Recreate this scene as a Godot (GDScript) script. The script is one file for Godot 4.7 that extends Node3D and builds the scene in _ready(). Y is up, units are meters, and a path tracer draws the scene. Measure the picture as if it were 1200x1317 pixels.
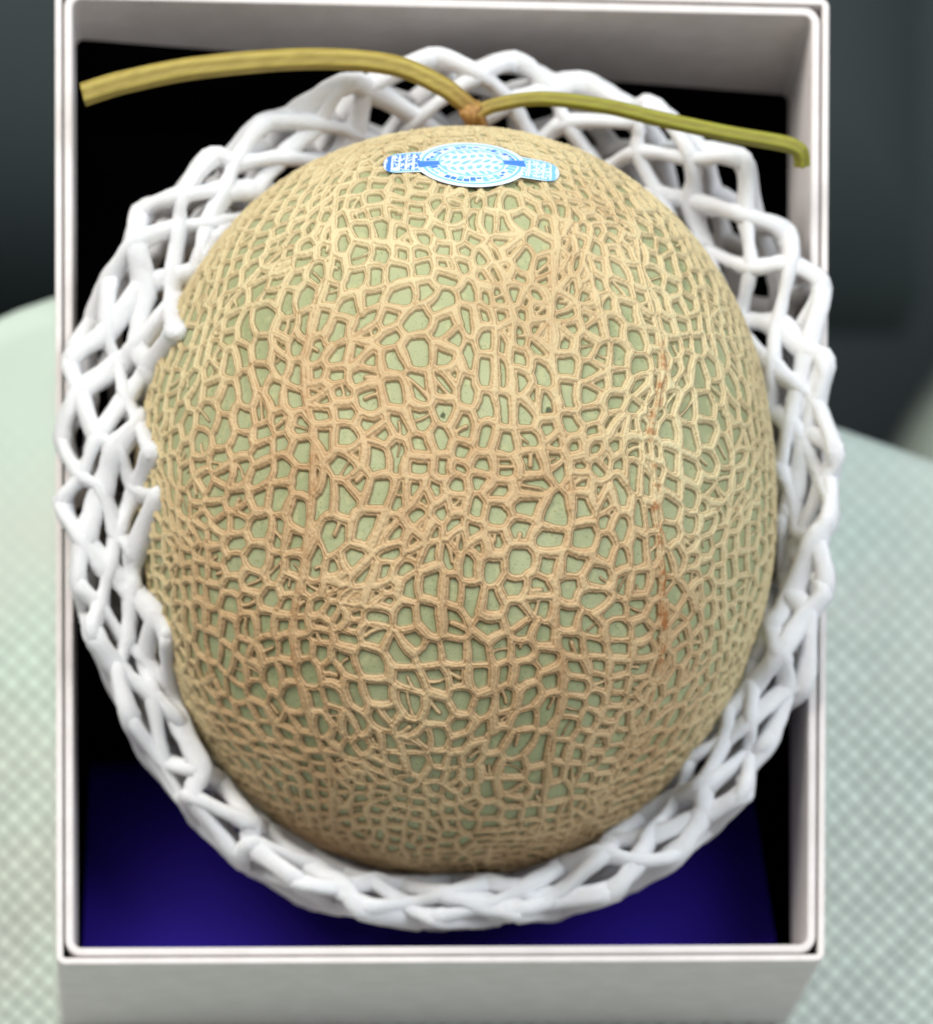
extends Node3D
# A netted melon in a white gift box, seen from above and a little in front. x right, y up, z towards the viewer; metres.
# The cloth lies at y = 0, the box rim at y = 0.085.

const CAM := Vector3(-0.0485, 1.165, 0.3436)
const FPX := 5940.0            # focal length in units of a 1200 x 1317 picture
const RIM := 0.085

# melon body
const MC := Vector3(0.0032, 0.083, 0.0072)
const MR := Vector3(0.0742, 0.0700, 0.0835)
const SQ := 2.10
var e0 := Vector3(-0.047, 1.0, 0.313).normalized()
var e1 := Vector3.ZERO
var e2 := Vector3.ZERO

var rng := RandomNumberGenerator.new()
var used := {}

# ------------------------------------------------------------------ helpers
func numbered(called: String) -> String:
	if not used.has(called):
		used[called] = 0
		return called
	used[called] += 1
	return "%s_%03d" % [called, used[called]]

func thing(called: String, label: String, category: String, at := Vector3.ZERO) -> Node3D:
	var o := Node3D.new()
	o.name = numbered(called)
	add_child(o)
	o.position = at
	o.set_meta("label", label)
	o.set_meta("category", category)
	return o

func part(called: String, mesh: Mesh, m: Material, parent: Node3D, label := "") -> MeshInstance3D:
	var o := MeshInstance3D.new()
	o.mesh = mesh
	o.material_override = m
	o.name = called
	if parent == self:
		add_child(o, true)
	else:
		parent.add_child(o, true)
		o.position = -parent.position if parent.get_parent() == self else Vector3.ZERO
		if parent.get_parent() != self:
			o.position = Vector3.ZERO
	o.cast_shadow = GeometryInstance3D.SHADOW_CASTING_SETTING_ON
	if label:
		o.set_meta("label", label)
	return o

func mat(lin: Color, rough: float, spec := 0.5) -> StandardMaterial3D:
	var m := StandardMaterial3D.new()
	m.albedo_color = lin.linear_to_srgb()
	m.roughness = rough
	m.metallic_specular = spec
	return m

func sr(r: int, g: int, b: int) -> Color:
	return Color8(r, g, b).srgb_to_linear()

func noise(seed_: int, freq: float, oct := 1) -> FastNoiseLite:
	var n := FastNoiseLite.new()
	n.noise_type = FastNoiseLite.TYPE_SIMPLEX_SMOOTH
	n.seed = seed_
	n.frequency = freq
	n.fractal_type = FastNoiseLite.FRACTAL_FBM if oct > 1 else FastNoiseLite.FRACTAL_NONE
	n.fractal_octaves = oct
	return n

func noise_tex(seed_: int, freq: float, oct: int, size := 512, normal := 0.0) -> NoiseTexture2D:
	var t := NoiseTexture2D.new()
	t.width = size
	t.height = size
	t.seamless = true
	t.noise = noise(seed_, freq, oct)
	if normal > 0.0:
		t.as_normal_map = true
		t.bump_strength = normal
	return t

func relief(m: StandardMaterial3D, seed_: int, freq: float, oct: int, per_metre: float, depth_cm: float) -> void:
	m.uv1_triplanar = true
	m.uv1_world_triplanar = true
	m.uv1_scale = Vector3.ONE * per_metre
	m.heightmap_enabled = true
	m.heightmap_texture = noise_tex(seed_, freq, oct)
	m.heightmap_scale = depth_cm

# grid of points (rows of equal length) to a smooth mesh; colours optional
func sheet(rows: Array, cols := [], wrap := false, uvs := []) -> ArrayMesh:
	var st := SurfaceTool.new()
	st.begin(Mesh.PRIMITIVE_TRIANGLES)
	var n: int = rows[0].size()
	for i in rows.size():
		for j in n:
			if cols.size():
				st.set_color(cols[i][j])
			if uvs.size():
				st.set_uv(uvs[i][j])
			st.add_vertex(rows[i][j])
	for i in rows.size() - 1:
		for j in (n if wrap else n - 1):
			var k := (j + 1) % n
			var a := i * n + j
			var b := i * n + k
			var c := (i + 1) * n + k
			var d := (i + 1) * n + j
			st.add_index(a); st.add_index(b); st.add_index(c)
			st.add_index(a); st.add_index(c); st.add_index(d)
	st.generate_normals()
	return st.commit()

# smooth path through points (Catmull-Rom)
func smooth(pts: Array, sub: int) -> Array:
	var out := []
	for i in pts.size() - 1:
		var a: Vector3 = pts[maxi(i - 1, 0)]
		var b: Vector3 = pts[i]
		var c: Vector3 = pts[i + 1]
		var d: Vector3 = pts[mini(i + 2, pts.size() - 1)]
		for s in sub:
			var t := float(s) / sub
			out.append(0.5 * ((2.0 * b) + (c - a) * t + (2.0 * a - 5.0 * b + 4.0 * c - d) * t * t + (3.0 * b - a - 3.0 * c + d) * t * t * t))
	out.append(pts[pts.size() - 1])
	return out

# rows of rings along a path; radius from rad.call(u, angle), rounded ends
func tube_rows(path: Array, sides: int, rad: Callable, round_ends := true) -> Array:
	var rows := []
	var n := path.size()
	var up := Vector3(0.13, 0.97, 0.21).normalized()
	for i in n:
		var p: Vector3 = path[i]
		var t: Vector3 = (path[mini(i + 1, n - 1)] - path[maxi(i - 1, 0)]).normalized()
		var s := t.cross(up).normalized()
		up = s.cross(t).normalized()
		var u := float(i) / (n - 1)
		if round_ends and i == 0:
			for k in [0.0, 0.45, 0.8]:
				rows.append(ring(p - t * rad.call(0.0, 0.0) * sqrt(1.0 - k * k) * 0.8, s, up, sides, rad, 0.0, maxf(k, 0.02)))
		rows.append(ring(p, s, up, sides, rad, u, 1.0))
		if round_ends and i == n - 1:
			for k in [0.8, 0.45, 0.0]:
				rows.append(ring(p + t * rad.call(1.0, 0.0) * sqrt(1.0 - k * k) * 0.8, s, up, sides, rad, 1.0, maxf(k, 0.02)))
	return rows

func ring(p: Vector3, s: Vector3, up: Vector3, sides: int, rad: Callable, u: float, k: float) -> Array:
	var r := []
	for j in sides:
		var a := TAU * j / sides
		r.append(p + (s * cos(a) + up * sin(a)) * rad.call(u, a) * k)
	return r

# ------------------------------------------------------------------ start
func _ready() -> void:
	rng.seed = 20240
	e1 = Vector3.RIGHT.slide(e0).normalized()
	e2 = e1.cross(e0).normalized()
	if e2.z < 0.0:
		e2 = -e2
	setup()
	background()
	tablecloth()
	gift_box()
	foam_net()
	melon()

func setup() -> void:
	var c := Camera3D.new()
	c.name = "camera"
	c.position = CAM
	c.rotation_degrees = Vector3(-90, 0, 0)
	c.projection = Camera3D.PROJECTION_FRUSTUM
	c.keep_aspect = Camera3D.KEEP_HEIGHT
	var at := CameraAttributesPhysical.new()
	at.frustum_near = 0.05
	at.frustum_far = 20.0
	at.frustum_focal_length = 200.0
	at.exposure_aperture = 200.0 / 18.0
	at.frustum_focus_distance = CAM.y - 0.149
	c.attributes = at
	c.near = 0.05
	c.far = 20.0
	c.size = 0.05 * 1317.0 / FPX
	c.frustum_offset = 0.05 * Vector2(300.0, 1841.5) / FPX
	add_child(c)
	c.current = true

	var w := WorldEnvironment.new()
	w.name = "world_environment"
	var e := Environment.new()
	e.background_mode = Environment.BG_COLOR
	e.background_color = Color(0.26, 0.265, 0.27).linear_to_srgb()
	e.tonemap_mode = Environment.TONE_MAPPER_LINEAR
	e.tonemap_exposure = 1.1
	e.sdfgi_enabled = true
	e.ssao_enabled = true
	e.ssil_enabled = true
	w.environment = e
	add_child(w)

	# two broad windows, left behind and right, and the dim room around them
	area("left_window_light", Vector3(-0.85, 1.4, -0.85), Vector2(1.2, 1.0), 3.2, Color(1.0, 0.985, 0.955))
	area("right_window_light", Vector3(0.95, 1.4, -0.35), Vector2(1.1, 1.0), 2.05, Color(0.94, 0.97, 1.0))

func area(called: String, at: Vector3, size: Vector2, energy: float, col: Color) -> void:
	var l := AreaLight3D.new()
	l.name = called
	l.area_size = size
	l.light_energy = energy
	l.light_color = col
	l.shadow_enabled = true
	l.position = at
	add_child(l)
	l.look_at(Vector3(0, 0.1, 0), Vector3.UP)

# ------------------------------------------------------------------ background
func background() -> void:
	var m := mat(Color(0.060, 0.078, 0.080), 0.7)
	relief(m, 3, 0.02, 3, 1.5, 0.05)
	var st := BoxMesh.new()
	st.size = Vector3(8, 0.04, 8)
	var o := part("floor", st, m, self)
	o.position = Vector3(0, -0.74, 0)
	o.set_meta("kind", "structure")

	# made-up backdrop: rounded seat fades to dark, black base stands for shade
	var b := thing("added_bench", "made-up dark grey green padded seat behind the table, added to fade the upper corners to black", "added_bench", Vector3(-0.9, -0.72, -0.6))
	var seat := mat(Color(0.040, 0.052, 0.053), 0.85, 0.3)
	relief(seat, 5, 0.2, 2, 8.0, 0.05)
	var seat_mesh := slab_soft(2.07, 0.75, 0.14, 0.11)
	part("seat", seat_mesh, seat, b).position = Vector3(0.045, 0.31, 0.02)
	var dark := mat(Color(0.003, 0.0035, 0.004), 0.9, 0.15)  # near black in place of shade on the front face
	relief(dark, 6, 0.2, 2, 8.0, 0.02)
	part("base", slab_round(2.0, 0.74, 0.02, 0.32, 0.006), dark, b).position = Vector3(0.045, 0.0, 0.04)

	# pale upholstered stool, only its rounded corner in view
	var cush := []
	var n := 48
	for i in range(0, 21):
		var v := -1.0 + 2.0 * i / 20.0
		var row := []
		for j in n:
			var a := TAU * j / n
			var ex := 0.5
			var d := Vector2(signf(cos(a)) * pow(absf(cos(a)), ex), signf(sin(a)) * pow(absf(sin(a)), ex))
			var k := pow(maxf(1.0 - pow(absf(v), 5.0), 0.0), 0.4)
			row.append(Vector3(d.x * 0.15 * k, v * 0.185, d.y * 0.15 * k).rotated(Vector3.UP, PI / 4))
		cush.append(row)
	var cm := mat(Color(0.46, 0.54, 0.47), 0.9)
	relief(cm, 8, 0.2, 2, 12.0, 0.05)
	var co := part("pouf", sheet(cush, [], true), cm, self)
	co.position = Vector3(0.359, -0.535, -0.163)
	co.set_meta("label", "pale green pouf beside the added dark seat, one rounded corner showing at the right edge")
	co.set_meta("category", "pouf")

# a padded slab: plan rectangle with all upper edges rounded by r; origin at its base centre
func slab_soft(w: float, d: float, h: float, r: float) -> ArrayMesh:
	var rows := []
	for i in 14:
		var ins := 0.0
		var y := 0.0
		if i > 0:
			var t := PI / 2 * (i - 1) / 12.0
			ins = r * (1.0 - cos(t))
			y = h - r + r * sin(t)
		var row := []
		for k in 4:
			var sx: float = [1, -1, -1, 1][k]
			var sz: float = [1, 1, -1, -1][k]
			row.append(Vector3(sx * (w / 2 - ins), y, sz * (d / 2 - ins)))
			var nx: float = [-1, -1, 1, 1][k]
			var nz: float = [1, -1, -1, 1][k]
			for m in range(1, 6):
				row.append(Vector3(lerpf(sx * (w / 2 - ins), nx * (w / 2 - ins), m / 6.0), y, lerpf(sz * (d / 2 - ins), nz * (d / 2 - ins), m / 6.0)))
		rows.append(row)
	var last := []
	for p in rows[-1]:
		last.append(Vector3(p.x * 0.02, h + 0.001, p.z * 0.02))
	rows.append(last)
	return sheet(rows, [], true)

# a flat slab with rounded plan corners and a chamfered top edge; origin at its base centre
func slab_round(w: float, d: float, r: float, h: float, ch: float) -> ArrayMesh:
	var rows := []
	for pr in [[0.0, 0.0], [0.0, h - ch], [ch * 0.3, h - ch * 0.3], [ch, h], [minf(w, d) * 0.48, h + 0.0001]]:
		var row := []
		for k in 4:
			var cxs: float = [1, -1, -1, 1][k]
			var czs: float = [1, 1, -1, -1][k]
			for s in 7:
				var a := PI / 2 * (k + s / 6.0)
				var rr := maxf(r - pr[0], 0.0005)
				var over := maxf(pr[0] - r, 0.0)
				row.append(Vector3(cxs * (w / 2 - r - over) + cos(a) * rr, pr[1], czs * (d / 2 - r - over) + sin(a) * rr))
		rows.append(row)
	return sheet(rows, [], true)

# ------------------------------------------------------------------ tablecloth
func cloth_edge(x: float) -> float:
	var xs := [-0.60, -0.20, -0.1073, -0.0936, -0.05, 0.03, 0.1015, 0.128, 0.20, 0.60]
	var zs := [0.30, -0.020, -0.0659, -0.0712, -0.078, -0.062, -0.0385, -0.030, 0.0, 0.30]
	for i in xs.size() - 1:
		if x <= xs[i + 1]:
			var t: float = clampf((x - xs[i]) / (xs[i + 1] - xs[i]), 0.0, 1.0)
			return lerpf(zs[i], zs[i + 1], t)
	return zs[-1]

func tablecloth() -> void:
	# fine woven lines crossing at 45 degrees, strongest near the viewer
	var size := 1400
	var span := 0.38
	var corner := Vector2(-0.19, -0.11)
	var pitch := 0.0039
	var im := Image.create(size, size, false, Image.FORMAT_RGB8)
	var vary := noise(31, 14.0, 3)
	var tones := noise(32, 1.0)
	for yy in size:
		var z := corner.y + span * yy / size
		for xx in size:
			var x := corner.x + span * xx / size
			var big := vary.get_noise_2d(x, z)
			var a := (x * 0.717 + z * 0.697 + 0.0018 * big) / pitch
			var b := (z * 0.717 - x * 0.697 + 0.0018 * big) / pitch
			var dx := absf(a - floorf(a) - 0.5) * 2.0
			var dy := absf(b - floorf(b) - 0.5) * 2.0
			var strong := smoothstep(-0.06, 0.07, z + 0.25 * (0.04 if x > 0.0 else -0.06) + 0.03 * big)
			strong *= 1.0 - smoothstep(0.155, 0.185, maxf(absf(x), absf(z - 0.08)))
			var v := 1.0 - strong * maxf(0.24 * smoothstep(0.70, 0.95, dx), 0.26 * smoothstep(0.66, 0.95, dy)) + 0.04 * big
			v += strong * 0.045 * tones.get_noise_2d(floorf(a) * 7.3, floorf(b) * 5.1)
			var mint := clampf(0.5 + 1.2 * big - 2.5 * z, 0.0, 1.0)
			im.set_pixel(xx, yy, Color((0.80 - 0.03 * mint) * v, 0.838 * v, (0.800 - 0.004 * mint) * v))
	var m := mat(Color.WHITE, 0.9, 0.3)
	m.albedo_texture = ImageTexture.create_from_image(im)
	m.texture_repeat = false
	m.rim_enabled = true
	m.rim = 0.3
	var rows := []
	var uvs := []
	var soft := noise(41, 9.0, 2)
	for i in 120:
		var row := []
		var uv := []
		# w: distance in from the edge along the cloth; negative = hanging down
		var w := -0.16 + 0.16 * i / 40.0 if i <= 40 else pow((i - 40) / 79.0, 1.6) * 0.9
		for j in 141:
			var x := -0.6 + 1.2 * j / 140.0
			var z := cloth_edge(x)
			for k in 4:
				z += cloth_edge(x + 0.003 * (k + 1)) + cloth_edge(x - 0.003 * (k + 1))
			z = z / 9.0 - 0.0045
			var y := 0.0
			var R := 0.010
			if w < 0.0:
				var a := -w / R
				if a < PI / 2:
					z -= R * sin(a)
					y -= R * (1.0 - cos(a))
				else:
					z -= R
					y -= R + (-w - R * PI / 2)
			else:
				z += w
			var outside := smoothstep(0.095, 0.14, absf(x))
			y += 0.0035 * outside * (soft.get_noise_2d(x, z) - 0.3) - 0.0008
			row.append(Vector3(x, y, z + R))
			uv.append(Vector2((x - corner.x) / span, (z + R - corner.y) / span))
		rows.append(row)
		uvs.append(uv)
	var o := part("tablecloth", sheet(rows, [], false, uvs), m, self)
	o.set_meta("label", "pale mint tablecloth woven in small squares under the white box")
	o.set_meta("category", "tablecloth")

# ------------------------------------------------------------------ gift box
const QUAD: Array[Vector2] = [Vector2(-0.0902, -0.1155), Vector2(0.0909, -0.1114), Vector2(0.0898, 0.1138), Vector2(-0.0899, 0.1146)]   # back left, back right, front right, front left

# the box outline moved inwards by d, with corners of radius r - d; returns 4 lists of points, one per corner
func outline(d: float, r: float, steps: int) -> Array:
	var out := []
	for k in 4:
		var c: Vector2 = QUAD[k]
		var u: Vector2 = (QUAD[(k + 3) % 4] - c).normalized()
		var v: Vector2 = (QUAD[(k + 1) % 4] - c).normalized()
		var rr := maxf(r, d + 0.0002)
		var centre := c + (u + v) * rr
		var list := []
		for s in steps + 1:
			var t := float(s) / steps
			var dir := (-v).slerp(-u, t)
			list.append(centre + dir * (rr - d))
		out.append(list)
	return out

# one side of a box ring: from the middle of corner k to the middle of corner k + 1; profile = list of [inward, y at corner k, y at corner k + 1]
func side(k: int, profile: Array, r: float) -> ArrayMesh:
	var steps := 8
	var rows := []
	for pr in profile:
		var o := outline(pr[0], r, steps)
		var a: Array = o[k].slice(steps / 2)
		var b: Array = o[(k + 1) % 4].slice(0, steps / 2 + 1)
		var pts: Array = a.duplicate()
		for s in range(1, 12):
			pts.append((a[-1] as Vector2).lerp(b[0], s / 12.0))
		pts.append_array(b)
		var row := []
		for i in pts.size():
			var t := clampf((i - 4.0) / (pts.size() - 9.0), 0.0, 1.0)
			row.append(Vector3(pts[i].x + (0.0024 * clampf(pts[i].x / 0.085, -1.0, 1.0) if pr[1] < 0.01 else 0.0), lerpf(pr[1], pr[2], t), pts[i].y - (0.0024 * smoothstep(0.0, 0.11, pts[i].y) if pr[1] < 0.01 else 0.0)))
		rows.append(row)
	# the chamfers keep hard edges: every strip has its own vertices
	var st := SurfaceTool.new()
	st.begin(Mesh.PRIMITIVE_TRIANGLES)
	var np := rows.size()
	for i in np:
		var ra: Array = rows[i]
		var rb: Array = rows[(i + 1) % np]
		st.set_smooth_group(i + 1)
		for j in ra.size() - 1:
			for p in [ra[j], rb[j + 1], ra[j + 1], ra[j], rb[j], rb[j + 1]]:
				st.add_vertex(p)
	st.generate_normals()
	return st.commit()

func wall_profile(d0: float, d1: float, ya: float, yb: float, top: float) -> Array:
	var c := 0.00035
	return [[d1, ya, yb], [d1, top - c, top - c], [d1 - c * 0.3, top - c * 0.3, top - c * 0.3], [d1 - c, top, top], [d0 + c, top, top], [d0 + c * 0.3, top - c * 0.3, top - c * 0.3], [d0, top - c, top - c], [d0, ya, yb]]

func gift_box() -> void:
	var b := thing("gift_box", "open white cardboard gift box with a dark blue floor, holding the netted melon", "gift box", Vector3(0, 0, 0))
	var white := mat(Color(0.76, 0.715, 0.695), 0.75, 0.35)
	relief(white, 11, 0.06, 4, 14.0, 0.012)
	var ramp := Gradient.new()
	ramp.colors = PackedColorArray([Color(0.972, 0.97, 0.968), Color(1, 1, 1)])
	ramp.offsets = PackedFloat32Array([0.25, 0.7])
	var mottle := noise_tex(17, 0.012, 5)
	mottle.color_ramp = ramp
	white.albedo_texture = mottle
	var inner := mat(Color(0.74, 0.695, 0.68), 0.8, 0.3)
	relief(inner, 12, 0.06, 4, 14.0, 0.012)
	inner.albedo_texture = mottle
	var black := mat(Color(0.004, 0.004, 0.006), 0.9, 0.15)  # lining paper, near black to hold the deep shade inside the box
	relief(black, 13, 0.1, 3, 10.0, 0.01)
	# collar: how deep its lower edge lies at the four corners
	var deep := [0.0615, 0.0385, 0.053, 0.056]
	for k in 4:
		part("wall", side(k, wall_profile(0.0, 0.0016, 0.0, 0.0, RIM), 0.0022), white, b)
		part("collar", side(k, wall_profile(0.0021, 0.0040, deep[k], deep[(k + 1) % 4], RIM - 0.0004), 0.0060), inner, b)
		part("lining", side(k, [[0.0022, 0.003, 0.003], [0.0022, 0.066, 0.066], [0.0018, 0.066, 0.066], [0.0018, 0.003, 0.003]], 0.0058), black, b)
	var plan := []
	for list in outline(0.0020, 0.0058, 4):
		for p in list:
			plan.append(Vector2(p.x * 1.026, p.y - 0.0024 * smoothstep(0.0, 0.11, p.y)))
	var brows := []
	for lv in [[0.0004, 0.01], [0.0004, 1.0], [0.0028, 1.0], [0.0028, 0.01]]:
		var row := []
		for p in plan:
			row.append(Vector3(p.x * lv[1], lv[0], p.y * lv[1]))
		brows.append(row)
	part("base", sheet(brows, [], true), black, b)
	# blue card that slopes down from the front wall
	var blue := mat(Color(0.018, 0.008, 0.19), 0.85, 0.2)
	relief(blue, 14, 0.05, 3, 12.0, 0.006)
	var fl := Vector3(-0.0848, 0.055, 0.1068)
	var fr := Vector3(0.0830, 0.052, 0.1064)
	var bl := Vector3(-0.0838, 0.026, 0.052)
	var br := Vector3(0.0785, 0.025, 0.052)
	var rows := []
	for i in 13:
		var t := i / 12.0
		var row := []
		for j in 13:
			var s := j / 12.0
			var p := fl.lerp(fr, s).lerp(bl.lerp(br, s), t)
			p.y += 0.0012 * sin(PI * s) * sin(PI * t)
			row.append(p)
		rows.append(row)
	var low := []
	for r in rows:
		var lr := []
		for p in r:
			lr.append(p - Vector3(0, 0.0008, 0))
		low.append(lr)
	# closed board: top, then round the back edge to the underside
	low.reverse()
	rows.append_array(low)
	rows.append(rows[0])
	part("floor_card", sheet(rows), blue, b, "dark blue card sloping down behind the front wall")

# ------------------------------------------------------------------ foam net
const OUTER := [0.0914, 0.0932, 0.0935, 0.0955, 0.0970, 0.0962, 0.0965, 0.0985, 0.1020, 0.1052, 0.1058, 0.1058, 0.1065, 0.103, 0.1015, 0.0968, 0.0923, 0.0893, 0.0874, 0.0868, 0.089, 0.0921, 0.0947, 0.0964, 0.0973, 0.0978, 0.0967, 0.0977, 0.0972, 0.0977, 0.0962, 0.0957, 0.0931, 0.0912, 0.0915, 0.0904]

func outer_r(a: float) -> float:
	var f := fposmod((a + PI) / TAU * 36.0, 36.0)
	var i := int(f) % 36
	return lerpf(OUTER[i], OUTER[(i + 1) % 36], f - floorf(f))

# melon's plan radius at a height, in the direction a
func melon_r(a: float, y: float) -> float:
	var k := sqrt(maxf(0.0, 1.0 - pow((y - MC.y) / MR.y, 2.0)))
	return k / sqrt(pow(cos(a) / MR.x, 2.0) + pow(sin(a) / MR.z, 2.0))

const NETN := 33
func net_node(row: int, i: float, jit: Array) -> Vector3:
	var a := -PI + TAU * (i + 0.35) / NETN
	var idx := (row * NETN + int(floorf(i * 2.0)) * 7) % jit.size()
	var jv: Vector3 = jit[absi(idx)]
	a += jv.x * 0.035
	var left := smoothstep(0.2, 0.9, -cos(a))          # the net is pulled up against the melon on the left
	var front := smoothstep(0.3, 0.95, sin(a))
	var right := smoothstep(0.1, 0.8, cos(a))
	var ro := outer_r(a)
	var y: float = [0.050, 0.066, 0.079, 0.087, 0.0915, 0.0925, 0.084, 0.076, 0.067, 0.057, 0.045][row]
	if row <= 4:
		y += left * [0.050 + 0.014 * (1.0 if int(i) % 2 == 0 else -1.0), 0.034, 0.019, 0.010, 0.004][row] * (1.0 - front)
	if row >= 4:
		y -= front * [0.004, 0.006, 0.008, 0.010, 0.008, 0.004, 0.002][row - 4]
	if row <= 3:
		y += right * [0.026, 0.017, 0.008, 0.003][row]
	y += jv.y * 0.003
	var rm := melon_r(a, y) + 0.0024
	var f: float = [0.0, 0.03, 0.22, 0.48, 0.75, 0.985, 0.96, 0.86, 0.73, 0.60, 0.48][row]
	f += jv.z * (0.10 if row == 5 else 0.06)
	if row >= 2:
		y -= 0.009 * smoothstep(0.25, 0.8, -sin(a)) * smoothstep(-0.9, -0.2, cos(a) - 0.3)
	var crumple := sin(a * 5.0 + row * 0.7) * 0.5 + sin(a * 11.0 - row * 1.3 + 1.0) * 0.5
	f += 0.05 * crumple * (1.0 if row > 1 and row < 5 else 0.4)
	y += 0.0022 * sin(a * 7.0 + row * 1.1 + 2.0)
	if row >= 5:
		f -= smoothstep(-0.1, 0.7, sin(a)) * [0.06, 0.14, 0.22, 0.28, 0.30, 0.30][row - 5]
	var r := lerpf(rm, ro, f)
	if row >= 7:
		r = lerpf(melon_r(a, y) + 0.003, ro, f)
	var p := Vector3(MC.x + cos(a) * r, y, MC.z + sin(a) * r)
	# stay inside the box below its rim
	if p.y < RIM + 0.001:
		p.x = clampf(p.x, -0.0822, 0.0826)
		p.z = clampf(p.z, -0.1020, 0.1045)
	if p.z > 0.045:
		p.y = maxf(p.y, 0.028 + (p.z - 0.052) * 0.55)
	return p

func foam_net() -> void:
	rng.seed = 909
	var puff := noise(23, 260.0, 2)
	var net := thing("foam_net", "white foam fruit net wrapped around the underside of the melon", "foam net", Vector3(0.003, 0.01, 0.007))
	var m := mat(Color(0.785, 0.78, 0.79), 0.9, 0.35)
	relief(m, 21, 0.12, 3, 40.0, 0.035)
	m.subsurf_scatter_enabled = true
	m.subsurf_scatter_strength = 0.06
	var jit := []
	for i in 613:
		jit.append(Vector3(rng.randf_range(-1, 1), rng.randf_range(-1, 1), rng.randf_range(-1, 1)))
	for dirn in [1, -1]:
		for i in NETN:
			var pts := []
			for row in 11:
				var off: float = 0.5 * row * dirn
				pts.append(net_node(row, fposmod(i + off, NETN), jit))
			var ph := rng.randf() * TAU
			var path := smooth(pts, 6)
			var base := rng.randf_range(0.0019, 0.0025)
			var rad := func(u: float, a: float) -> float:
				var joint := cos(TAU * 10.0 * u)
				return base * (1.0 + 0.10 * joint + 0.07 * sin(u * 31.0 + ph) + 0.22 * cos(2.0 * a + u * 9.0 + ph) + 0.16 * puff.get_noise_3d(u * 0.16 + ph, cos(a) * 0.003, sin(a) * 0.003))
			part("foam_strand", sheet(tube_rows(path, 10, rad), [], true), m, net)

# ------------------------------------------------------------------ melon
const GN := 1200
const TMAX := 1.68

func surface(dir: Vector3, lift := 0.0) -> Vector3:
	var k := pow(pow(absf(dir.x), SQ) + pow(absf(dir.y), SQ) + pow(absf(dir.z), SQ), -1.0 / SQ)
	var p := Vector3(dir.x * MR.x, dir.y * MR.y, dir.z * MR.z) * k
	return MC + p + (dir / MR).normalized() * lift

func direction(p: float, q: float) -> Vector3:
	var r := sqrt(p * p + q * q)
	if r < 1e-6:
		return e0
	return e0 * cos(r) + (e1 * p + e2 * q) * (sin(r) / r)

var seg_a := PackedVector2Array()
var seg_b := PackedVector2Array()
var seg_w := PackedFloat32Array()
var seg_s := PackedFloat32Array()     # rust stain

func strand(a: Vector2, b: Vector2, w: float, stain := 0.0) -> void:
	seg_a.append(a); seg_b.append(b); seg_w.append(w); seg_s.append(stain)

func cut(poly: PackedVector2Array, p: Vector2, d: Vector2) -> Array:
	var n := Vector2(-d.y, d.x)
	var l := PackedVector2Array()
	var r := PackedVector2Array()
	var hit := PackedVector2Array()
	for i in poly.size():
		var a := poly[i]
		var b := poly[(i + 1) % poly.size()]
		var sa := (a - p).dot(n)
		var sb := (b - p).dot(n)
		if sa >= 0.0: l.append(a)
		else: r.append(a)
		if (sa >= 0.0) != (sb >= 0.0):
			var x := a.lerp(b, sa / (sa - sb))
			l.append(x); r.append(x); hit.append(x)
	return [l, r, hit]

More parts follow.
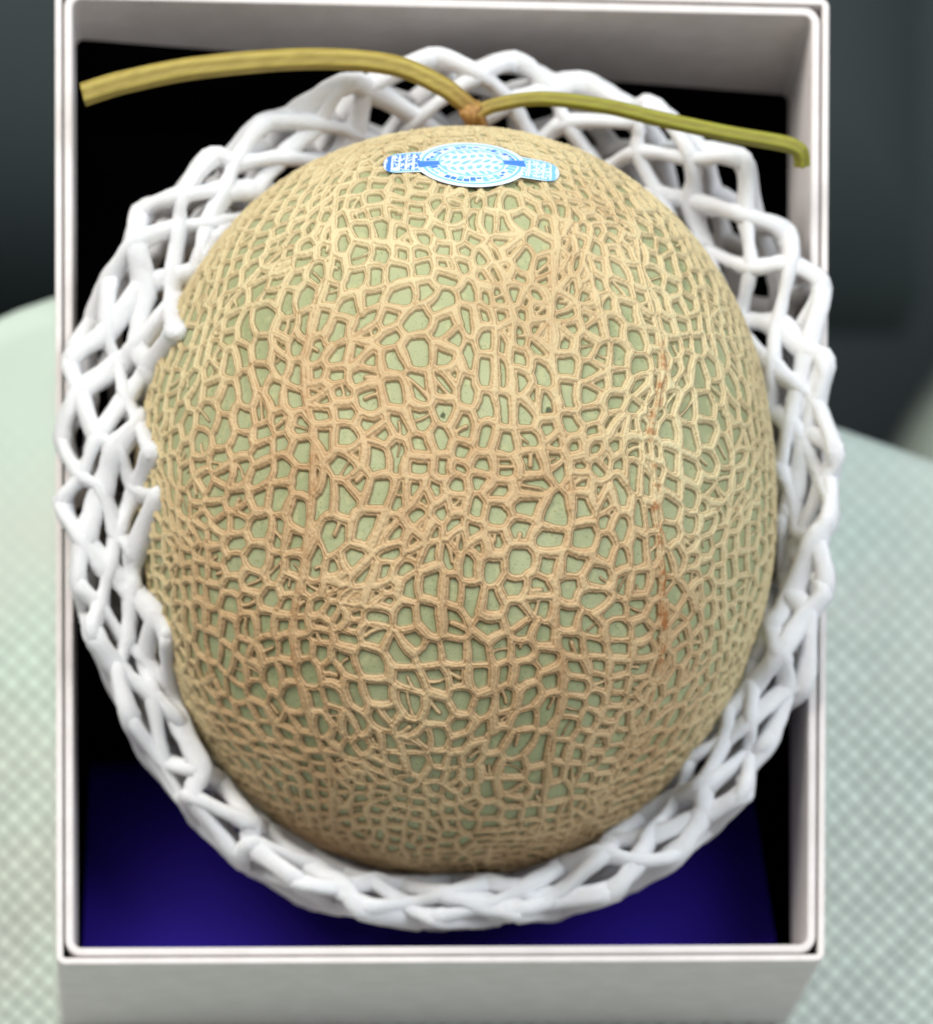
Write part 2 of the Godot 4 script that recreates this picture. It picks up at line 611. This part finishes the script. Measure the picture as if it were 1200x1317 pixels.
func grow_net() -> void:
	rng.seed = 4242
	var loose := noise(15, 1.6)
	var pts := PackedVector2Array()
	var dense := [Vector3(-0.27, 0.20, 0.12), Vector3(-0.12, 0.02, 0.08), Vector3(0.35, -0.62, 0.14), Vector3(-0.35, 0.62, 0.16), Vector3(0.52, 0.5, 0.14), Vector3(0.40, -0.18, 0.08)]
	# seeds of the cells stand in uneven columns, as the net cracks open along the fruit
	for k in range(-37, 20):
		var x := 0.6515 + 0.0715 * k
		var y := -1.98 + rng.randf() * 0.08
		while y < 1.98:
			var tight := 0.0
			for d in dense:
				var dd: float = Vector2(x - d.x, y - d.y).length() / d.z
				tight = maxf(tight, exp(-dd * dd))
			var amp := lerpf(0.004, 0.021, smoothstep(-0.35, 0.45, loose.get_noise_2d(x, y)))
			var q := rng.randf()
			if q > 0.02:
				pts.append(Vector2(x + rng.randf_range(-amp, amp), y + rng.randf_range(-amp, amp) * 0.5))
			if q > 0.90 - 0.5 * tight:
				pts.append(Vector2(x + 0.022 + rng.randf_range(-0.008, 0.008), y + 0.03 + rng.randf_range(-0.012, 0.012)))
			y += rng.randf_range(0.052, 0.090) * (1.0 - 0.34 * tight) * lerpf(1.0, 0.8, smoothstep(0.6, 1.1, absf(y)))
	var bins := {}
	for n in pts.size():
		var key := Vector2i((pts[n] / 0.12).floor())
		if not bins.has(key): bins[key] = PackedInt32Array()
		bins[key].append(n)
	var seen := {}
	for n in pts.size():
		var c := pts[n]
		var poly := PackedVector2Array([c + Vector2(-0.16, -0.16), c + Vector2(0.16, -0.16), c + Vector2(0.16, 0.16), c + Vector2(-0.16, 0.16)])
		var b0 := Vector2i((c / 0.12).floor())
		for by in range(-2, 3):
			for bx in range(-2, 3):
				var key := b0 + Vector2i(bx, by)
				if not bins.has(key): continue
				for o in bins[key]:
					if o == n: continue
					var v := pts[o] - c
					if v.length_squared() > 0.08: continue
					var res := cut(poly, c + v * 0.5, v.orthogonal())
					var keep: PackedVector2Array = res[0]
					var m := Vector2.ZERO
					for p in keep: m += p
					if keep.size() and (m / keep.size() - c).dot(v) > v.length_squared() * 0.5: keep = res[1]
					elif keep.size() == 0: keep = res[1]
					# the side that holds the seed
					if (c - (c + v * 0.5)).dot(Vector2(-v.orthogonal().y, v.orthogonal().x)) >= 0.0: keep = res[0]
					else: keep = res[1]
					if keep.size() >= 3: poly = keep
		for i in poly.size():
			var a := poly[i]
			var b := poly[(i + 1) % poly.size()]
			var mid := (a + b) * 0.5
			var id := Vector2i((mid * 4000.0).round())
			var known := false
			for ny in [-1, 0, 1]:
				for nx in [-1, 0, 1]:
					if seen.has(id + Vector2i(nx, ny)): known = true
			if known or (b - a).length() < 0.002: continue
			seen[id] = true
			var w := 0.0138 * rng.randf_range(0.74, 1.22)
			if absf(b.y - a.y) > 1.5 * absf(b.x - a.x): w *= 1.12
			strand(a, b, w)
		if rng.randf() < 0.26:
			# a late fine crack that reaches only part of the way across
			var k := rng.randi() % poly.size()
			var m := poly[k].lerp(poly[(k + 1) % poly.size()], rng.randf_range(0.3, 0.7))
			strand(m, m.lerp(c, rng.randf_range(0.8, 1.8)), rng.randf_range(0.0036, 0.0078))
	# long cracks stained with rust
	for L in [[-0.4568, -0.01, 0.3], [0.3298, -0.01, 0.2], [0.6560, -0.020, 1.25], [0.9733, 0.01, 0.2]]:
		strand(Vector2(L[0] - L[1] * 1.5, -1.5), Vector2(L[0] + L[1] * 1.5, 1.5), 0.0150, L[2])

var wn1: FastNoiseLite
var wn2: FastNoiseLite
func warp(v: Vector2) -> Vector2:
	var o := v
	o.x += 0.05 * wn1.get_noise_2d(v.x, v.y) + 0.006 * wn2.get_noise_2d(v.x, v.y)
	o.y += 0.05 * wn1.get_noise_2d(v.x + 31.0, v.y) + 0.006 * wn2.get_noise_2d(v.x + 31.0, v.y)
	o.x *= 1.0 - 0.09 * v.y * v.y
	return o

func melon() -> void:
	var root := thing("melon", "round muskmelon with tan corky netting over green skin, lying in the box", "melon", Vector3(0.003, 0.013, 0.007))
	wn1 = noise(5, 1.7)
	wn2 = noise(6, 6.5)
	grow_net()
	# --- draw the strands into fields over the (p, q) grid
	var step := 2.0 * TMAX / (GN - 1)
	var F := PackedFloat32Array(); F.resize(GN * GN); F.fill(-1.0)    # depth inside the strands (radians)
	var T := PackedFloat32Array(); T.resize(GN * GN); T.fill(0.0)     # 0 edge .. 1 middle of a strand
	var S := PackedFloat32Array(); S.resize(GN * GN); S.fill(0.0)     # stain
	var wvar := noise(9, 11.0)
	for k in seg_a.size():
		var A := seg_a[k]
		var B := seg_b[k]
		var w0 := seg_w[k]
		var stain := seg_s[k]
		var bow := (B - A).orthogonal() * rng.randfn(0.0, 0.07) if stain == 0.0 else Vector2.ZERO
		var n := maxi(2, int(ceil((B - A).length() / 0.018)))
		var prev := warp(A)
		for s in range(1, n + 1):
			var t := float(s) / n
			var cur := warp(A.lerp(B, t) + bow * sin(PI * t))
			var w := w0 * (1.0 + 0.22 * wvar.get_noise_2d(cur.x, cur.y))
			var pad := w + 0.007
			var x0 := maxi(0, int((minf(prev.x, cur.x) - pad + TMAX) / step))
			var x1 := mini(GN - 1, int((maxf(prev.x, cur.x) + pad + TMAX) / step) + 1)
			var y0 := maxi(0, int((minf(prev.y, cur.y) - pad + TMAX) / step))
			var y1 := mini(GN - 1, int((maxf(prev.y, cur.y) + pad + TMAX) / step) + 1)
			var ab := cur - prev
			var inv := 1.0 / maxf(ab.length_squared(), 1e-9)
			var st := 0.0
			if stain > 0.0:
				st = stain * smoothstep(-0.62, -0.3, cur.y) * (1.0 - smoothstep(0.30, 0.62, cur.y))
			for yy in range(y0, y1 + 1):
				var gy := yy * step - TMAX
				var row := yy * GN
				for xx in range(x0, x1 + 1):
					var g := Vector2(xx * step - TMAX, gy)
					var h := clampf((g - prev).dot(ab) * inv, 0.0, 1.0)
					var d := g.distance_to(prev + ab * h)
					if d < pad:
						var i := row + xx
						if w - d > F[i]: F[i] = w - d
						var tt := 1.0 - d / w
						if tt > T[i]: T[i] = tt
						if st > 0.0 and st * (1.0 - d / pad) > S[i]: S[i] = st * (1.0 - d / pad)
			prev = cur
	# soften the field so that the corners of the holes are rounded
	for i in F.size():
		if F[i] < -0.008: F[i] = -0.008
	for pass_ in 1:
		F = blurred(F, 1)
		F = blurred(F, GN)
	# --- surface
	var fine := noise(51, 900.0, 2)
	var mid := noise(52, 210.0, 3)
	var broad := noise(53, 28.0, 3)
	var lump := noise(54, 11.0, 2)
	var skin_a := sr(170, 174, 135)
	var skin_b := sr(150, 156, 115)
	var cork_a := sr(200, 175, 134)
	var cork_b := sr(184, 155, 116)
	var cork_lit := sr(214, 203, 160)  # pale cream cork, also used to paint light on limb and top
	var groove := sr(158, 122, 82)
	var edge := sr(108, 76, 44)
	var rust := sr(152, 90, 38)
	var spots := [Vector3(-0.035, -0.285, 0.010), Vector3(0.285, -0.30, 0.013), Vector3(0.32, -0.295, 0.008), Vector3(0.35, 0.02, 0.006), Vector3(-0.02, -0.05, 0.006), Vector3(0.60, 0.03, 0.008), Vector3(0.17, -0.12, 0.005), Vector3(-0.31, 0.33, 0.006)]
	var V := PackedVector3Array(); V.resize(GN * GN)
	var C := PackedColorArray(); C.resize(GN * GN)
	for j in GN:
		var q := j * step - TMAX
		for i in GN:
			var p := i * step - TMAX
			var id := j * GN + i
			var dir := direction(p, q)
			var base := surface(dir)
			var f := F[id]
			var t := T[id]
			var n1 := fine.get_noise_3dv(base)
			var n2 := mid.get_noise_3dv(base)
			var n3 := broad.get_noise_3dv(base)
			var f2 := f + 0.0016 * n2
			var rise := smoothstep(-0.0012, 0.0050, f2)
			var top := 0.62 + 0.38 * smoothstep(0.0, 0.016, f2)
			var gr := exp(-pow((f2 - 0.0078 + 0.0012 * n1) / 0.0017, 2.0)) * clampf(0.9 + 0.8 * n2, 0.2, 1.0) + 0.45 * smoothstep(0.75, 1.0, t + 0.12 * n1) * smoothstep(-0.1, 0.3, n3)
			var h := 0.00104 * (1.0 + 0.3 * n3) * rise * top - 0.00024 * gr + 0.00012 * n1 * rise + 0.00007 * n2 * rise + 0.00002 * n2
			h += 0.00006 * n2 * (1.0 - rise) + 0.0006 * lump.get_noise_3dv(base)
			V[id] = base + (dir / MR).normalized() * h
			var skin := skin_a.lerp(skin_b, clampf(0.5 + 0.9 * n3 + 0.25 * n2, 0.0, 1.0))
			skin = skin.lerp(sr(188, 186, 140), clampf(1.6 * n2 - 0.25, 0.0, 0.45)).lerp(sr(112, 124, 78), clampf(-2.0 * n1 - 0.75, 0.0, 0.5))
			for sp in spots:
				var sd := Vector2(p - sp.x, q - sp.y).length()
				if sd < sp.z:
					skin = skin.lerp(Color(0.02, 0.035, 0.012), 0.85 * (1.0 - smoothstep(sp.z * 0.6, sp.z, sd + 0.002 * n1)))
			var cork := cork_a.lerp(cork_b, clampf(0.5 + 1.0 * n3 + 0.45 * n1 + 0.5 * n2, 0.0, 1.0))
			cork = cork.lerp(cork_lit, smoothstep(0.0, 0.35, lump.get_noise_3dv(base * 0.4 + Vector3(0.3, 0.1, 0.2)) + 0.75 * (Vector2(p, q if q < 0.0 else q * 0.55).length() - 0.78)) * 0.8)  # cream patches, plus light painted in towards the limb and upper side
			cork = cork.lerp(groove, clampf(0.75 * gr + 0.5 * maxf(0.0, -n1 - 0.15), 0.0, 0.8))
			var line := (1.0 - smoothstep(0.0, 0.0034, absf(f2 - 0.0002)))
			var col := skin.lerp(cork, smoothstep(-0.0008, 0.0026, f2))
			col = col.lerp(edge, 0.7 * line)
			var s := S[id]
			if s > 0.0:
				col = col.lerp(rust, clampf(s * (0.28 + 1.3 * n2 + 0.8 * n1 + 0.4 * n3), 0.0, 0.8))
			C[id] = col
	var NN := PackedVector3Array(); NN.resize(GN * GN)
	for j in GN:
		for i in GN:
			var dx := V[j * GN + mini(i + 1, GN - 1)] - V[j * GN + maxi(i - 1, 0)]
			var dy := V[mini(j + 1, GN - 1) * GN + i] - V[maxi(j - 1, 0) * GN + i]
			NN[j * GN + i] = dy.cross(dx).normalized()
	if NN[(GN / 2) * GN + GN / 2].dot(e0) < 0.0:
		for i in NN.size(): NN[i] = -NN[i]
	var I := PackedInt32Array()
	for j in GN - 1:
		var q := j * step - TMAX
		for i in GN - 1:
			var p := i * step - TMAX
			if p * p + q * q > 1.72 * 1.72:
				continue
			var a := j * GN + i
			I.append(a); I.append(a + 1); I.append(a + GN + 1)
			I.append(a); I.append(a + GN + 1); I.append(a + GN)
	var arr := []
	arr.resize(Mesh.ARRAY_MAX)
	arr[Mesh.ARRAY_VERTEX] = V
	arr[Mesh.ARRAY_NORMAL] = NN
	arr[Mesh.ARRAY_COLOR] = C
	arr[Mesh.ARRAY_INDEX] = I
	var am := ArrayMesh.new()
	am.add_surface_from_arrays(Mesh.PRIMITIVE_TRIANGLES, arr)
	var m := StandardMaterial3D.new()
	m.vertex_color_use_as_albedo = true
	m.roughness = 0.62
	m.metallic_specular = 0.4
	relief(m, 61, 0.09, 4, 45.0, 0.008)
	# the far underside closes the body just below the net
	var rows := []
	var cols := []
	for j in 33:
		var row := []
		var cc := []
		for i in 65:
			var th := PI * j / 32.0
			var a := TAU * i / 64.0
			row.append(surface(Vector3(sin(th) * cos(a), cos(th), sin(th) * sin(a)), -0.0016))
			cc.append(cork_b)
		rows.append(row)
		cols.append(cc)
	var under := sheet(rows, cols)
	am.add_surface_from_arrays(Mesh.PRIMITIVE_TRIANGLES, under.surface_get_arrays(0))
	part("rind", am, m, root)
	stem(root)
	sticker(root)

func blurred(A: PackedFloat32Array, hop: int) -> PackedFloat32Array:
	var out := A.duplicate()
	for i in range(2 * hop, A.size() - 2 * hop):
		out[i] = (A[i - hop] + A[i] * 1.4 + A[i + hop]) * 0.29412
	return out

func stem(root: Node3D) -> void:
	var m := StandardMaterial3D.new()
	m.vertex_color_use_as_albedo = true
	m.roughness = 0.6
	relief(m, 71, 0.1, 3, 60.0, 0.01)
	var nz := noise(72, 300.0, 2)
	var s := thing_part("stem", root)
	var arms := [
		# points, radius at start, radius at end, colour a, colour b
		["vine_arm", [Vector3(0.0068, 0.0985, -0.0795), Vector3(0.0035, 0.1005, -0.0818), Vector3(-0.0005, 0.1015, -0.0842), Vector3(-0.0125, 0.1025, -0.0888), Vector3(-0.0306, 0.102, -0.0902), Vector3(-0.0575, 0.101, -0.0886), Vector3(-0.073, 0.100, -0.0858), Vector3(-0.0833, 0.099, -0.0833)], 0.0022, 0.0027, sr(160, 124, 60), sr(176, 158, 78)],
		["vine_arm", [Vector3(0.0075, 0.0985, -0.0792), Vector3(0.0125, 0.0995, -0.0808), Vector3(0.0232, 0.1005, -0.0817), Vector3(0.0380, 0.1015, -0.0795), Vector3(0.0501, 0.1015, -0.0765), Vector3(0.0640, 0.1010, -0.0738), Vector3(0.0775, 0.1000, -0.0718), Vector3(0.0815, 0.0990, -0.0708), Vector3(0.0828, 0.0978, -0.0697), Vector3(0.0831, 0.0962, -0.0680)], 0.0017, 0.0020, sr(166, 144, 70), sr(150, 150, 50)],
		["stalk", [Vector3(0.0086, 0.0800, -0.0745), Vector3(0.0084, 0.0870, -0.0768), Vector3(0.0078, 0.0935, -0.0785), Vector3(0.0072, 0.0990, -0.0795)], 0.0034, 0.0026, sr(150, 150, 60), sr(182, 132, 70)],
	]
	for A in arms:
		var path := smooth(A[1], 10)
		var ra: float = A[2]
		var rb: float = A[3]
		var bulge := 0.0 if A[0] == "stalk" else 0.5
		var rad := func(u: float, a: float) -> float:
			return lerpf(ra, rb, smoothstep(0.0, 1.0, u)) * 0.87 * (1.0 + 0.16 * cos(5.0 * a + 0.8) + 0.04 * sin(u * 23.0 + a) + 0.9 * bulge * exp(-u * u / 0.0012))
		var rows := tube_rows(path, 20, rad, false)
		for tip in [[0, 0.0], [rows.size(), 1.0]]:
			var mid := Vector3.ZERO
			for p in rows[tip[0]]: mid += p / 20.0
			var close := []
			for p in rows[tip[0]]: close.append(mid.lerp(p, 0.04))
			if tip[1] == 0.0: rows.push_front(close)
			else: rows.push_back(close)
		var cols := []
		for i in rows.size():
			var u := float(i) / (rows.size() - 1)
			var cr := []
			for j in 20:
				var p: Vector3 = rows[i][j]
				var a := TAU * j / 20
				var c: Color = A[4].lerp(A[5], smoothstep(0.0, 0.35, u))
				c = c.lerp(sr(104, 86, 34), clampf(0.28 - 0.3 * cos(5.0 * a + 0.8) + 0.5 * nz.get_noise_3d(p.x * 0.4, p.y * 3.0, p.z * 3.0), 0.0, 0.5))
				c = c.lerp(sr(168, 124, 62), 0.7 * exp(-u * u / 0.003) if A[0] != "stalk" else smoothstep(0.6, 1.0, u) * 0.8)
				cr.append(c)
			cols.append(cr)
		part(A[0], sheet(rows, cols, true), m, s)
	# the dry knob where the vine was cut
	var rows2 := []
	var cols2 := []
	for j in 13:
		var th := PI * j / 12.0
		var row := []
		var cc := []
		for i in 20:
			var a := TAU * i / 20.0
			var d := Vector3(sin(th) * cos(a), cos(th), sin(th) * sin(a))
			var p := Vector3(0.0062, 0.0992, -0.0790) + d * Vector3(0.0026, 0.0021, 0.0023) * (1.0 + 0.14 * nz.get_noise_3dv(d * 0.006))
			row.append(p)
			cc.append(sr(176, 132, 72).lerp(sr(128, 92, 46), clampf(0.5 + nz.get_noise_3dv(p * 2.0), 0.0, 1.0)))
		rows2.append(row)
		cols2.append(cc)
	part("node", sheet(rows2, cols2, true), m, s)

func thing_part(called: String, root: Node3D) -> Node3D:
	var o := Node3D.new()
	o.name = called
	root.add_child(o, true)
	o.position = -root.position
	return o

# ------------------------------------------------------------------ sticker
func sticker(root: Node3D) -> void:
	var W := 640
	var Hh := 400
	var im := Image.create(W, Hh, false, Image.FORMAT_RGB8)
	im.fill(Color(0.86, 0.90, 0.94))
	rng.seed = 88
	var pale := Color8(140, 198, 236)
	var deep := Color8(70, 128, 215)
	var sky := Color8(128, 194, 240)
	for y in Hh:
		for x in W:
			var s := (x + 0.5) / W * 2.0 - 1.0
			var t := ((y + 0.5) / Hh * 2.0 - 1.0) * float(Hh) / W
			var r := Vector2(s / 0.60, t / 0.455).length()
			var a := atan2(t / 0.455, s / 0.60)
			var col := Color(0.84, 0.89, 0.94)
			if r < 0.93 and r > 0.88:
				col = sky
			elif r <= 0.88 and r > 0.62:
				# ring of block lettering too small to read
				var b := fposmod(a / TAU * 40.0, 1.0)
				var hsh := fposmod(sin(floorf(a / TAU * 40.0) * 12.9 + floorf((r - 0.62) * 18.0) * 78.2) * 43758.5, 1.0)
				if b > 0.18 and r > 0.66 and r < 0.84:
					col = deep if hsh > 0.74 else (sky if hsh > 0.3 else Color(0.84, 0.89, 0.94))
			elif r <= 0.62 and r > 0.58:
				col = pale
			elif r <= 0.58:
				var cell := Vector2(floorf(s * 17.0), floorf(t * 19.0))
				var hs := fposmod(sin(cell.x * 17.3 + cell.y * 51.7) * 9871.3, 1.0)
				var stroke := absf(sin(s * 33.0 + 2.0 * sin(t * 14.0))) * absf(cos(t * 27.0 + sin(s * 9.0)))
				if stroke > 0.58:
					col = pale if hs > 0.35 else sky
			if absf(s) > 0.56 and r > 0.95 and absf(t) < 0.20:
				# side banners: strokes of small characters
				var cx := fposmod((absf(s) - 0.56) * 12.0, 1.0)
				var hs2 := fposmod(sin(floorf(s * 48.0) * 7.7 + floorf(t * 40.0) * 31.1) * 5123.7, 1.0)
				if absf(t) > 0.175:
					col = sky
				elif cx > 0.15 and cx < 0.85 and hs2 > 0.5:
					col = deep if s < 0.0 else sky
				elif absf(absf(s) - 0.93) < 0.02:
					col = deep if s < 0.0 else sky
			# dark flags at both ends of the oval
			if r < 1.0 and r > 0.60 and absf(sin(a)) < 0.30 and absf(t - 0.10 * signf(s) * -1.0) < 0.10:
				col = deep.lerp(Color8(90, 140, 225), 0.35 if absf(sin(a * 19.0)) > 0.6 else 0.0)
			im.set_pixel(x, y, col)
	var m := StandardMaterial3D.new()
	m.albedo_texture = ImageTexture.create_from_image(im)
	m.roughness = 0.35
	var d0 := Vector3(0.02, 0.70, -0.72).normalized()
	var ex := (Vector3(1.0, 0.0, 0.10)).slide(d0).normalized()
	var ey := ex.cross(d0).normalized()
	if ey.z < 0.0: ey = -ey
	var half := 0.265
	var rows := []
	var uvs := []
	var ns := 96
	var nt := 24
	for k in nt + 1:
		var row := []
		var uv := []
		for i in ns + 1:
			var s := sin((float(i) / ns - 0.5) * PI) 
			var oval := 0.47 * sqrt(maxf(0.0, 1.0 - pow(s / 0.62, 2.0)))
			var ban := 0.22 * pow(maxf(0.0, 1.0 - pow(absf(s), 14.0)), 0.5)
			var hh := maxf(maxf(oval, ban), 0.002)
			var t := lerpf(-hh, hh, float(k) / nt)
			var dir := (d0 + ex * s * half + ey * (t * half - 0.02 * s * s)).normalized()
			row.append(surface(dir, 0.00118))
			uv.append(Vector2(s * 0.5 + 0.5, t * W / Hh * 0.5 + 0.5))
		rows.append(row)
		uvs.append(uv)
	part("sticker", sheet(rows, [], false, uvs), m, root, "blue and white oval sticker with side banners near the stem")
